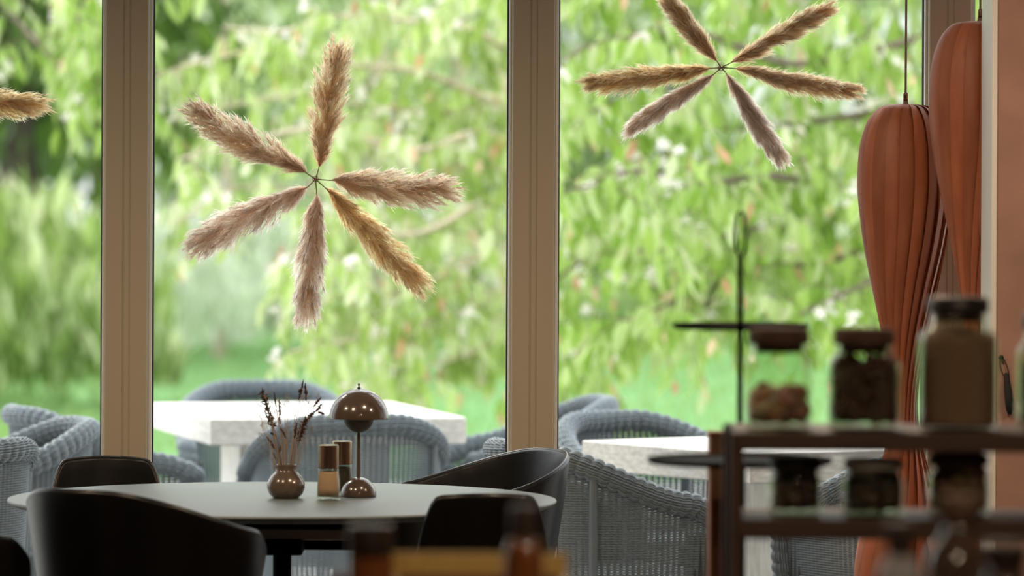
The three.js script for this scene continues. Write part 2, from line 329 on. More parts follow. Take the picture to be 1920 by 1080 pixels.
{
  const trunk = [V(3.1, -0.05, -23), V(3.05, 1.2, -23), V(2.8, 2.4, -22.8), V(2.6, 4.2, -22.6)];
  trunk.r = 0.17;
  nearTree('broadleaf_tree', 'light green drooping tree filling the right window with reddish leaf tips', trunk, [
    limb(22.6, 20.6, [[2160, 180], [1800, 330], [1600, 358], [1450, 330], [1300, 345], [1190, 320], [1060, 360]], 0.03, 1.1),
    limb(22.6, 21.5, [[2160, 300], [1850, 380], [1700, 420], [1560, 490], [1440, 500], [1330, 540], [1180, 600]], 0.022, 1.2),
    limb(22.4, 20.8, [[2100, 0], [1850, 40], [1650, 90], [1480, 120], [1300, 60], [1100, 90], [1040, 130]], 0.024, 1.3),
    limb(22.4, 22.0, [[2100, -60], [1800, -20], [1500, -10], [1250, -40], [1060, 0]], 0.02, 1.2),
    limb(22.4, 21.4, [[2100, 120], [1850, 170], [1700, 200], [1500, 230], [1330, 240], [1180, 190], [1050, 230]], 0.022, 1.3),
    limb(22.4, 21.2, [[2160, 380], [1900, 440], [1700, 500], [1560, 560], [1500, 590]], 0.018, 1.2),
    limb(21.8, 22.6, [[1500, 420], [1400, 430], [1270, 470], [1150, 470], [1050, 520], [1020, 600]], 0.016, 1.3),
    limb(21.6, 23.0, [[1350, 560], [1250, 600], [1160, 640], [1080, 690], [1030, 720]], 0.012, 1.4),
    limb(22.6, 23.6, [[1800, 250], [1640, 280], [1500, 300], [1400, 390], [1250, 400], [1100, 420]], 0.016, 1.3),
    limb(22.6, 21.9, [[2000, 450], [1800, 540], [1690, 570], [1620, 600]], 0.014, 1.1),
    limb(22.0, 22.0, [[2300, -200], [1900, -180], [1500, -190], [1100, -170]], 0.02, 0.7),
    limb(22.0, 22.0, [[2300, 100], [2500, 150], [2800, 260]], 0.03, 0.8),
  ], 11, 15);
  const t2 = [V(0.12, -0.05, -24.6), V(0.1, 1.0, -24.6), V(0.0, 2.0, -24.5), V(-0.1, 3.6, -24.4)];
  t2.r = 0.07; t2.pale = true;
  nearTree('broadleaf_tree', 'pale green drooping tree with white blossoms behind the tall plume star', t2, [
    limb(24.0, 22.0, [[1010, 300], [900, 250], [800, 280], [720, 270], [600, 240], [480, 260], [330, 300]], 0.024, 1.1),
    limb(24.0, 23.0, [[1010, 250], [880, 170], [760, 130], [640, 120], [520, 90], [400, 110], [290, 140]], 0.02, 1.1),
    limb(24.0, 22.6, [[1010, 150], [900, 60], [780, 40], [640, 30], [520, 60], [420, 50]], 0.018, 0.9),
    limb(24.0, 21.6, [[1000, 380], [900, 380], [830, 420], [760, 440], [650, 430], [560, 470], [500, 500]], 0.02, 1.2),
    limb(24.0, 22.0, [[1000, 450], [900, 480], [800, 530], [700, 560], [620, 560], [550, 600]], 0.018, 1.2),
    limb(24.0, 21.8, [[1000, 530], [930, 560], [830, 600], [740, 620], [640, 640], [540, 660]], 0.014, 1.3),
    limb(24.0, 22.6, [[1000, 600], [930, 640], [860, 670], [780, 690], [690, 700]], 0.012, 1.2),
    limb(24.0, 23.2, [[1010, 330], [880, 310], [740, 350], [600, 360], [450, 350], [330, 420]], 0.016, 1.0),
    limb(24.0, 23.6, [[1010, 200], [850, 210], [700, 200], [560, 180], [420, 200], [300, 230]], 0.014, 1.1),
    limb(24.0, 22.4, [[1010, 80], [950, 20], [900, -30], [860, -60]], 0.012, 0.9),
    limb(24.4, 24.0, [[1010, -160], [700, -220], [400, -200]], 0.02, 0.6),
  ], 23, 12);
  const t3 = [V(-3.3, -0.05, -26), V(-3.3, 1.5, -26), V(-3.1, 3.0, -25.8), V(-3.0, 4.5, -25.6)];
  t3.r = 0.12;
  nearTree('broadleaf_tree', 'tree whose yellow green leaf tuft hangs left of the first post', t3, [
    limb(24.5, 22.6, [[-200, -250], [-60, -190], [40, -90], [110, -10], [150, 40]], 0.016, 0.7),
    limb(24.5, 22.6, [[-200, -180], [-60, -60], [60, 70], [130, 140], [190, 150], [230, 160]], 0.016, 0.9),
    limb(24.5, 22.6, [[60, 70], [140, 60], [210, 80]], 0.008, 1.5),
    limb(24.5, 23.6, [[-260, -250], [-400, -280], [-600, -200]], 0.02, 0.8),
  ], 37, 26, (p) => { const z = -p.z, px = 960 + p.x / z * FOCAL; return px > 95 || px < -40; });
}
// trees and shrubs beyond the lawn
function farPlant(name, label, category, px, z, { h, w, y0 = 0.3, n, tones, size = 0.2, trunk, trunkMat = M.bark, long = 1, upright = 0 }, seed) {
  const r = rng(seed), x = (px - 960) / FOCAL * z, root = thing(name, label, category, [x, 0, -z]), list = [];
  if (trunk) { const m = new Mass(); m.sweep(curve([V(0, -0.1, 0), V(0.04 * h * 0.3, h * 0.4, 0), V(-0.02 * h, h * 0.75, 0), V(0.01, h * 0.95, 0)], 14), (t) => lerp(trunk, trunk * 0.35, t), 9); mesh('trunk', m.build(), trunkMat, root); }
  const clumps = []; for (let k = 0; k < 18; k++) { const a = r() * 6.28, q = Math.sqrt(r()); clumps.push([Math.cos(a) * q * w * 0.42, lerp(y0, h, 0.08 + 0.86 * r()), Math.sin(a) * q * w * 0.3, (0.14 + 0.16 * r()) * Math.min(w, h - y0)]); }
  for (let k = 0; k < n; k++) {
    const c = clumps[Math.floor(r() * clumps.length)], d = V(r() - 0.5, r() - 0.5, r() - 0.5).normalize().multiplyScalar(c[3] * Math.cbrt(r()));
    const p = V(c[0] + d.x * 1.3, Math.max(y0 * 0.6 + 0.05, c[1] + d.y), c[2] + d.z);
    const dir = upright ? V((r() - 0.5) * 0.8, 1, (r() - 0.5) * 0.8).normalize() : V(r() - 0.5, -0.4 - 0.4 * r(), r() - 0.5).normalize();
    list.push({ m: placed(p, dir, r() * 6.28, size * (0.6 + 0.8 * r()), long), c: tint(tones, r) });
  }
  instanced('foliage', leafGeo, M.farLeaf, list, root);
  return root;
}
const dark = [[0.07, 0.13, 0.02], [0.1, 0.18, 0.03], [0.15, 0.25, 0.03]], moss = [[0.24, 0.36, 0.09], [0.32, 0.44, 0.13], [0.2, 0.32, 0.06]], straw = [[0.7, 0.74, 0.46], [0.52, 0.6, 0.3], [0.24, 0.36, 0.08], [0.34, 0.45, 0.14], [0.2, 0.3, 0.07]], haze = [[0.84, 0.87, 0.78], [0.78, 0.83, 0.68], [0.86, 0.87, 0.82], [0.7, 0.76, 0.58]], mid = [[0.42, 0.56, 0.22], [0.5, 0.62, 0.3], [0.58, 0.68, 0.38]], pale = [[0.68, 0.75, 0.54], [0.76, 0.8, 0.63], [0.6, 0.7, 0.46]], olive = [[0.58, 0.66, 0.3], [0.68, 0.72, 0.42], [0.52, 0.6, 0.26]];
farPlant('shade_tree', 'dark leaved tree with brown trunk at the left end of the garden', 'tree', 20, 40, { h: 6, w: 3.6, y0: 1.75, n: 3600, tones: dark, size: 0.24, trunk: 0.2, trunkMat: M.barkDark }, 51);
farPlant('shade_tree', 'green tree just left of the first window post', 'tree', 190, 47, { h: 6, w: 3.2, y0: 1.7, n: 2600, tones: [...dark, ...moss], size: 0.22, trunk: 0.2 }, 52);
[[410, 44, 0.07, 'slim whitish birch trunk high in the middle pane'], [340, 46, 0.11, 'broad pale trunk beside the first window post'], [690, 46, 0.11, 'pale trunk behind the upright plume'], [850, 50, 0.12, 'tan trunk behind the upper right of the middle pane'], [730, 52, 0.1, 'thin pale trunk deep in the middle pane'], [1480, 48, 0.12, 'greyish trunk deep behind the right window']].forEach(([px, z, tr, label], k) =>
  farPlant('birch_tree', label, 'tree', px, z, { h: 6.5, w: 2.6, y0: 2.2, n: 900, tones: [...pale, ...mid], size: 0.2, trunk: tr, trunkMat: M.barkPale }, 60 + k));
[[300, 58, mid, 'leafy tree closing the garden behind the first window post'], [700, 58, mid, 'leafy tree deep behind the pale birch trunks'], [-700, 50, moss, 'leafy tree well beyond the left pane'], [2500, 54, mid, 'leafy tree well beyond the partition'], [520, 53, mid, 'leafy tree closing the garden behind the upper plumes'], [900, 54, [...mid, ...dark], 'leafy tree closing the garden beside the second window post'], [1250, 54, mid, 'leafy tree closing the garden left of the hanging lamps'], [1600, 54, mid, 'leafy tree closing the garden behind the hanging lamps'], [-250, 46, dark, 'leafy tree closing the garden beyond the left pane'], [2050, 54, mid, 'leafy tree closing the garden beyond the partition']].forEach(([px, z, tones, label], k) =>
  farPlant('leafy_tree', label, 'tree', px, z, { h: 7, w: 4.2, y0: 0.2, n: 3200, tones, size: 0.26, trunk: 0.14 }, 80 + k));
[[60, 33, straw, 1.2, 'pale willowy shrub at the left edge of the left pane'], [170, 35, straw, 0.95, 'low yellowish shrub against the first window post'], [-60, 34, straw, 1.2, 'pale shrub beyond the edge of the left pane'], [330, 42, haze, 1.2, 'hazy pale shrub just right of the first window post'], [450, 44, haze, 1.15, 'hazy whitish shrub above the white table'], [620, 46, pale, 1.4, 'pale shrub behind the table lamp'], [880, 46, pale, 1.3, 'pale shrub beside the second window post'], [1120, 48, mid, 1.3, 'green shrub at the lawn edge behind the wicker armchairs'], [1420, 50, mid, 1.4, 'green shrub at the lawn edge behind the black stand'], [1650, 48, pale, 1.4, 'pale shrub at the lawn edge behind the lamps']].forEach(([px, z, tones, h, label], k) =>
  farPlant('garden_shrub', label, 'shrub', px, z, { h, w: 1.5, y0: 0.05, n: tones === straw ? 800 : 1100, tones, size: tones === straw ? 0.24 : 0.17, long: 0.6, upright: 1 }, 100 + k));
{                                                                    // longer grass on the lawn
  const r = rng(7), list = [], blade = new Mass();
  for (let k = 0; k < 5; k++) { const a = k * 1.26, c = Math.cos(a), s = Math.sin(a); blade.grid([[V(c * 0.1 - s * 0.04, 0, s * 0.1 + c * 0.04), V(c * 0.1 + s * 0.04, 0, s * 0.1 - c * 0.04)], [V(c * 0.3 - s * 0.03, 0.6, s * 0.3 + c * 0.03), V(c * 0.3 + s * 0.03, 0.6, s * 0.3 - c * 0.03)], [V(c * 0.55, 1, s * 0.55), V(c * 0.55, 1, s * 0.55)]]); }
  const g = blade.build();
  for (let k = 0; k < 9000; k++) { const z = 25.9 + 26 * r(), x = (r() - 0.5) * (z * 0.3), s = 0.03 + 0.05 * r() + (x < -z * 0.075 ? 0.08 * r() : 0); list.push({ m: new THREE.Matrix4().compose(V(x, -0.03, -z), new THREE.Quaternion().setFromAxisAngle(V(0, 1, 0), r() * 6), V(s, s * 1.2, s)), c: tint([[0.22, 0.38, 0.1], [0.28, 0.42, 0.14], [0.34, 0.45, 0.18]], r) }); }
  tag(instanced('lawn_grass', g, M.farLeaf, list), 'bright green grass of the lawn beyond the terrace', 'grass');
}

// ------------------------------------------------------------------ terrace furniture
const wickerChair = (() => {
  const root = thing('wicker_armchair', '', 'armchair', [0, 0, 0], 0, 'grey wicker armchairs on the terrace');
  // the plan: a half ellipse behind, straight arms in front; s runs 0..1 from the left arm end round the back to the right arm end
  const A = 0.3, B = 0.29, ARM = 0.23, arc = Math.PI * Math.sqrt((A * A + B * B) / 2), L = arc + 2 * ARM;
  const plan = (s, k = 1) => {
    const d = s * L;
    if (d < ARM) return [-A * k, (ARM - d) * 1];
    if (d > L - ARM) return [A * k, (d - (L - ARM))];
    const a = (d - ARM) / arc * Math.PI; return [-Math.cos(a) * A * k, -Math.sin(a) * B * k];
  };
  const back = (s) => 1 - Math.abs(2 * s - 1);                        // 0 at an arm end, 1 at the middle of the back
  const rimY = (s) => 0.605 + 0.15 * smooth(back(s), 0.1, 0.85) - 0.035 * (1 - smooth(back(s), 0, 0.14));
  const lean = (y) => lerp(0.84, 1.0, Math.pow(clamp(y / 0.72, 0, 1), 0.8));
  // rim path: up the front of one arm, round, and down the other
  const path = [];
  for (let y = 0.02; y < 0.5; y += 0.06) path.push(V(-A * lean(y) - 0.005, y, ARM + 0.015));
  for (let k = 0; k <= 40; k++) { const s = k / 40, [x, z] = plan(s); path.push(V(x, rimY(s), z)); }
  for (let y = 0.47; y >= 0.02; y -= 0.06) path.push(V(A * lean(y) + 0.005, y, ARM + 0.015));
  const rim = new THREE.CatmullRomCurve3(path), len = rim.getLength(), N = Math.round(len / 0.0062), pts = rim.getSpacedPoints(N);
  const frames = []; { let prev = V(0, 0, 1); for (let k = 0; k <= N; k++) { const t = V().subVectors(pts[Math.min(N, k + 1)], pts[Math.max(0, k - 1)]).normalize(), a = V().crossVectors(t, prev).normalize(), b = V().crossVectors(a, t); prev = b.clone(); frames.push([a, b]); } }
  const core = new Mass(); core.sweep(pts.filter((p, k) => k % 3 === 0), 0.0225, 10);
  mesh('rim_core', core.build(), M.wickerDark, root);
  const roll = new Mass(), PITCH = 0.033, STR = 26;
  for (let q = 0; q < STR; q++) {
    const line = [];
    for (let k = 0; k <= N; k++) {
      const d = k / N * len, a = q / STR * 2 * Math.PI + d * 1.2, lift = 0.0215 + 0.0112 * Math.sqrt(Math.abs(Math.sin(Math.PI * (d / PITCH + 0.18 * Math.sin(a + 1))))) + (q % 2) * 0.0012;
      line.push(pts[k].clone().addScaledVector(frames[k][0], Math.cos(a) * lift).addScaledVector(frames[k][1], Math.sin(a) * lift));
    }
    roll.sweep(line, 0.0033, 4);
  }
  mesh('rim_roll', roll.build(), M.wicker, root);
  // upright stakes and the woven courses between them
  const ST = 70, stakes = new Mass(), weave = new Mass(), point = (s, y, off = 0) => { const k = lean(y) + off / A, [x, z] = plan(s, k); return V(x, y, z < 0 ? z - (k - lean(y)) * 0 : z); };
  const normalAt = (s) => { const [x0, z0] = plan(Math.max(0, s - 0.004)), [x1, z1] = plan(Math.min(1, s + 0.004)); return V(-(z1 - z0), 0, x1 - x0).normalize(); };
  for (let k = 0; k <= ST; k++) { const s = k / ST, top = rimY(s) - 0.01, line = []; for (let q = 0; q <= 7; q++) line.push(point(s, lerp(0.1, top, q / 7))); stakes.sweep(line, 0.005, 5); }
  mesh('stakes', stakes.build(), M.wicker, root, 'stuff');
  for (let y = 0.105; y < 0.74; y += 0.0072) for (const way of [-1, 1]) {   // pairs of strands twined in front of and behind every stake
    let line = [];
    const flush = () => { if (line.length > 3) weave.sweep(line, 0.0031, 3, { cap: false }); line = []; };
    for (let k = 0; k <= ST * 2; k++) {
      const s = k / (ST * 2);
      if (y > rimY(s) - 0.022) { flush(); continue; }
      line.push(point(s, y).addScaledVector(normalAt(s), k % 2 ? 0 : way * 0.0078));
    }
    flush();
  }
  mesh('woven_side', weave.build(), M.wicker, root, 'stuff');
  // smooth tube posts outside the weave, and the seat
  for (const s of [0.29, 0.71]) { const line = [], n = normalAt(s), top = rimY(s) - 0.012; for (let q = 0; q <= 6; q++) { const y = lerp(0, top, q / 6); line.push(point(s, y).addScaledVector(n, -0.012 * (V(...[0, 0, 0]).copy(point(s, y)).setY(0).dot(n) > 0 ? -1 : 1))); } const m = new Mass(); m.sweep(line, 0.013, 10); mesh('frame_post', m.build(), M.wickerFrame, root); }
  for (const sx of [-1, 1]) mesh('front_leg', box(0.05, 0.52, 0.085, sx * 0.265, 0.26, ARM - 0.028, 0.012), M.wickerDark, root);
  const seat = new Mass();
  for (let k = 0; k < 52; k++) { const z = lerp(-0.23, 0.235, k / 51), w = z < 0 ? 0.26 * Math.sqrt(Math.max(0.02, 1 - (z / 0.262) ** 2)) : 0.262, line = []; for (let q = 0; q <= 40; q++) line.push(V(lerp(-w, w, q / 40), 0.4 + ((q + k) % 2 ? 0.004 : -0.004), z)); seat.sweep(line, 0.0046, 3, { cap: false }); }
  mesh('woven_seat', seat.build(), M.wicker, root, 'stuff');
  const seatEdge = new Mass(); seatEdge.sweep(curve([V(-0.262, 0.395, 0.24), V(0, 0.395, 0.25), V(0.262, 0.395, 0.24)], 12), 0.015, 8); seatEdge.sweep(curve(Array.from({ length: 15 }, (_, k) => { const [x, z] = plan(lerp(0.02, 0.98, k / 14), 0.93); return V(x, 0.385, z * 0.95); }), 40), 0.012, 8);
  mesh('seat_frame', seatEdge.build(), M.wickerFrame, root);
  return root;
})();
const face = (dx, away) => Math.atan2(dx, -away);                    // the turn that points a chair's front along (dx, away from the camera)
[
  [[-0.53, 0, -16.42], face(-0.16, 0.98), 'wicker armchair with its back to the window, behind the table lamp'],
  [[0.245, 0, -14.78], face(0.83, 0.5), 'large wicker armchair close to the glass, just right of the second window post'],
  [[0.47, 0, -16.25], face(0.6, -0.8), 'wicker armchair open towards us behind the corner of the second white table'],
  [[0.05, 0, -17.55], face(-0.97, -0.15), 'wicker armchair turned to the right end of the first white table'],
  [[-1.36, 0, -16.75], face(0.93, 0.36), 'wicker armchair crossed by the first window post, facing the white table'],
  [[-0.9, 0, -18.55], face(0.12, -0.99), 'farthest wicker armchair, only its rim showing beyond the white table'],
  [[-1.6, 0, -15.75], face(-0.95, -0.3), 'wicker armchair at the left edge with its open loop of rim visible'],
  [[-1.7, 0, -14.72], face(-0.8, 0.6), 'cut-off wicker armchair nearest the glass at the left edge'],
  [[1.17, 0, -14.72], face(-0.5, 0.86), 'wicker armchair glimpsed beneath the jar shelf beside the hanging lamp'],
].forEach(([p, turn, label], k) => { if (k) copyOf(wickerChair, p, turn, label); else { wickerChair.position.set(...p); wickerChair.rotation.set(0, turn, 0); wickerChair.userData.label = label; } });

function stoneTable(label, corner, ux, ul, w, l) {                    // corner: nearest-left corner; ux, ul: unit directions of its width and length
  const turn = Math.atan2(-ux[1], ux[0]), c = [corner[0] + ux[0] * w / 2 + ul[0] * l / 2, corner[1] + ux[1] * w / 2 + ul[1] * l / 2];
  const t = thing('stone_table', label, 'table', [c[0], 0, c[1]], turn, 'white stone tables on the terrace');
  mesh('slab_top', box(w, 0.09, l, 0, 0.695, 0, 0.006), M.whiteStone, t);
  for (const sx of [-1, 1]) mesh('leg_panel', box(0.05, 0.65, l * 0.3, sx * w * 0.27, 0.325, 0, 0.005), M.whiteStone, t);
  return t;
}
stoneTable('white stone terrace table seen behind the table lamp', [-0.996, -16.8], [0.973, -0.23], [-0.23, -0.973], 0.87, 1.22);
stoneTable('white stone terrace table behind the black tray stand', [0.216, -15.55], [0.56, 0.83], [0.83, -0.56], 0.87, 1.2);

// ------------------------------------------------------------------ pampas stars on the glass
function plumeGeo(seed, root, tip, width, tone, bend = 0.03) {
  const r = rng(seed), m = new Mass(), len = root.distanceTo(tip), ax = tip.clone().sub(root).normalize(), nz = V(0, 0, 1), side = V().crossVectors(nz, ax).normalize();
  const centre = (t) => root.clone().addScaledVector(ax, len * t).addScaledVector(side, bend * Math.sin(t * 2.2)).addScaledVector(nz, 0.012);
  for (let b = 0; b < 230; b++) {                                    // branchlets leave the stalk, bend along it and carry the silky hairs
    const t = Math.pow(r(), 0.95) * 0.9, prof = Math.pow(Math.sin(Math.PI * clamp(0.1 + t * 0.85, 0, 1)), 0.8) + 0.06, a = r() * 2 * Math.PI;
    const out = side.clone().multiplyScalar(Math.cos(a)).addScaledVector(nz, Math.sin(a) * 0.75), L = (0.045 + 0.04 * r()) * (0.55 + 0.55 * prof), reach = width * 0.53 * prof * (0.4 + 0.62 * Math.sqrt(r()));
    const q0 = centre(t), q1 = q0.clone().addScaledVector(out, reach * 0.62).addScaledVector(ax, L * 0.45), q2 = q0.clone().addScaledVector(out, reach).addScaledVector(ax, L); q2.y -= 0.008 * r();
    const arc = new THREE.QuadraticBezierCurve3(q0, q1, q2), tone1 = 0.78 + 0.44 * r();
    for (let k = 0; k < 38; k++) {
      const u = Math.pow(r(), 0.85), p0 = arc.getPoint(u), dir = arc.getTangent(u).add(V(r() - 0.5, r() - 0.5, r() - 0.5).multiplyScalar(1.5)).addScaledVector(ax, 0.25).normalize(), l = (0.01 + 0.017 * r()) * (0.75 + 0.45 * (1 - t));
      const p1 = p0.clone().addScaledVector(dir, l * 0.5), p2 = p0.clone().addScaledVector(dir, l).addScaledVector(ax, 0.003); p2.y -= 0.0015;
      const wv = V().crossVectors(dir, V(r() - 0.5, r() - 0.5, 1)).normalize(), w = 0.00055 + 0.00055 * r(), base = m.n, shade = tone1 * (0.85 + 0.3 * r()), pale = clamp(0.1 + 0.75 * u * prof, 0, 1);
      [[p0, w, 0], [p1, w * 0.85, 0.5], [p2, 0.00012, 1]].forEach(([p, q, f]) => { for (const s of [-1, 1]) { m.p.push(p.x + wv.x * q * s, p.y + wv.y * q * s, p.z + wv.z * q * s); m.u.push(0, 0); m.c.push(...tone[0].map((c, i) => Math.min(0.95, lerp(c, tone[1][i], clamp(pale * 0.7 + f * 0.4, 0, 1)) * shade))); } });
      m.i.push(base, base + 1, base + 2, base + 1, base + 3, base + 2, base + 2, base + 3, base + 4, base + 3, base + 5, base + 4);
    }
  }
  return m.build();
}
const TONES = { rose: [[0.64, 0.45, 0.3], [0.95, 0.89, 0.77]], tan: [[0.68, 0.48, 0.29], [0.95, 0.86, 0.68]], gold: [[0.7, 0.5, 0.26], [0.95, 0.86, 0.64]], pale: [[0.72, 0.54, 0.42], [0.95, 0.91, 0.86]] };
function pampasStar(label, centre, arms, seed, clear) {
  const c0 = at(...centre, 13.9), z = wallZ(c0.x) - 0.022, c = at(...centre, z), t = thing('pampas_star', label, 'wall decoration', [c.x, c.y, c.z], 0);
  const local = (x, y) => at(x, y, z).sub(c);
  arms.forEach(([x0, y0, x1, y1, w, tone, bend], k) => {
    const a = local(x0, y0), b = local(x1, y1), pl = mesh('plume', plumeGeo(seed + k, a, b, w / FOCAL * z, TONES[tone], bend), M.plume, t);
    const s = new Mass(); s.sweep([V(-a.x * 0.12, -a.y * 0.12, 0.006 + k * 0.0015), a.clone().setZ(0.012), a.clone().lerp(b, 0.9).setZ(0.012)], (q) => lerp(0.0022, 0.0008, q), 6);
    mesh('stem', s.build(), M.strawStem, pl);
  });
  const tie = new Mass(); for (let k = 0; k < 4; k++) tie.sweep(Array.from({ length: 13 }, (_, q) => { const a = q / 12 * 6.283; return V(Math.cos(a) * 0.008, Math.sin(a) * 0.008, 0.006 + k * 0.002 + 0.003 * Math.sin(a + k)); }), 0.0009, 5);
  mesh('binding', tie.build(), M.strawStem, t);
  for (const [dx, dy] of clear ? [[-0.012, -0.012], [0.0, 0.012]] : [[0, 0]]) mesh('suction_cup', lathe([[0, 0.012], [0.006, 0.011], [0.008, 0.004], [0.017, 0], [0.018, -0.002], [0.006, -0.003], [0.006, -0.046], [0, -0.046]], 24).rotateX(Math.PI / 2).translate(dx, dy, -0.002), M.clear, t);
}
pampasStar('six-armed pampas grass star hanging in the middle window pane', [592, 336], [
  [577, 326, 376, 188, 66, 'rose', 0.03], [598, 316, 643, 92, 66, 'tan', 0.012], [618, 338, 846, 347, 72, 'rose', -0.014], [578, 350, 374, 480, 66, 'pale', -0.03], [594, 362, 566, 592, 58, 'pale', 0.012], [610, 352, 797, 528, 58, 'gold', -0.012]], 201, true);
pampasStar('flatter pampas grass star hanging high in the right window', [1352, 127], [
  [1346, 118, 1262, 4, 36, 'tan', 0.008], [1366, 120, 1552, 22, 36, 'tan', 0.008], [1372, 128, 1598, 158, 37, 'tan', -0.018], [1360, 136, 1462, 284, 36, 'pale', -0.008], [1340, 138, 1196, 240, 31, 'pale', -0.012], [1334, 128, 1104, 146, 42, 'gold', 0.014]], 231, false);
pampasStar('pampas grass star cut off by the left edge, one tip showing', [-190, 176], [
  [-170, 178, 75, 186, 50, 'gold', -0.012], [-196, 160, -220, -60, 50, 'tan', 0.01], [-205, 170, -400, 120, 50, 'rose', 0.01], [-205, 186, -380, 320, 50, 'pale', 0.01], [-188, 196, -160, 400, 50, 'rose', 0.01]], 261, true);

// ------------------------------------------------------------------ veneer pendants
function pendantShape(scale) {                                       // radius along the height, s in metres below the top
  return [[0, 0.026], [0.004, 0.048], [0.016, 0.068], [0.05, 0.092], [0.11, 0.11], [0.19, 0.1165], [0.27, 0.113], [0.38, 0.098], [0.5, 0.073], [0.62, 0.049], [0.74, 0.032], [0.84, 0.03], [0.94, 0.044], [1.05, 0.076], [1.16, 0.106], [1.26, 0.12], [1.34, 0.112], [1.4, 0.082], [1.42, 0.045]].map(([s, r]) => [s * scale, r * scale]);
}
const veneers = [0, 1, 2, 3].map((k) => phys({ map: tex(128, 512, (u, v) => { const q = clamp(0.5 + fbm(u * 18, v * 5, 50 + k * 9, 4) + 0.5 * fbm(u * 3, v * 9, 71 + k, 3), 0, 1), d = [0.93, 1.0, 0.96, 1.05][k]; return [lerp(0.6, 0.7, q) * d, lerp(0.34, 0.43, q) * d, lerp(0.22, 0.3, q) * d]; }, true), roughness: 0.55, bumpMap: grain, bumpScale: 0.0003 }));
function pendant(label, px, top, z, scale, turn, seed) {
  const p = at(px, top, z), t = thing('pendant_lamp', label, 'pendant lamp', [p.x, p.y, p.z], turn, 'twisted veneer pendants by the window'), sh = pendantShape(scale);
  const prof = new THREE.SplineCurve(sh.map((q) => new THREE.Vector2(...q))), NS = 20, K = 70;
  for (let k = 0; k < NS; k++) {
    const m = new Mass(), ring = [];
    for (let q = 0; q <= K; q++) {
      const c = prof.getPoint(q / K), s = c.x / scale, tw = 1.35 * smooth(s, 0.2, 1.45) , a0 = k / NS * 2 * Math.PI + tw, half = 1.14 * Math.PI / NS, row = [];
      for (const [f, lift] of [[-1, -0.001], [-0.85, 0.0025], [-0.5, 0.006], [0, 0.0092], [0.6, 0.012], [1, 0.0135], [1, 0.0125], [0.2, 0.0095], [-0.4, 0.006], [-1, -0.002]]) { const a = a0 + f * half, r = c.y + lift * scale * Math.min(1, c.y / 0.05); row.push(Object.assign(V(Math.cos(a) * r, -c.x, Math.sin(a) * r), { u: f * 0.04 + k * 0.13, v: c.x })); }
      ring.push(row);
    }
    m.grid(ring, true);
    mesh('veneer_strip', toCreasedNormals(m.build(), 0.7), veneers[(k * 7 + seed) % 4], t);
  }
  mesh('cap', lathe([[0, 0.012], [0.006, 0.012], [0.008, -0.002], [0.033, -0.004], [0.036, -0.012], [0, -0.012]].map((q) => [q[0] * scale, q[1]]), 24), M.strawStem, t);
  mesh('ferrule', lathe([[0, 0.032], [0.006, 0.032], [0.007, 0.028], [0.007, 0.01], [0, 0.01]], 16), M.copper, t);
  const cord = new Mass(); cord.sweep([V(0, 0.02, 0), V(0.001, (CEIL - p.y) * 0.5, 0), V(0, CEIL - p.y - 0.01, 0)], 0.0033, 8);
  mesh('cord', cord.build(), M.cord, t);
  mesh('ceiling_rose', lathe([[0, 0], [0.05, 0], [0.05, -0.02], [0.01, -0.03], [0, -0.03]], 24).translate(0, CEIL - p.y, 0), M.whiteMetal, t);
  return t;
}
pendant('lower twisted brown veneer pendant lamp left of its neighbour', 1698, 196, 13.6, 1.0, 0.3, 0);
pendant('higher twisted brown veneer pendant lamp half hidden by the partition', 1838, 40, 13.38, 1.04, 0.1, 2);

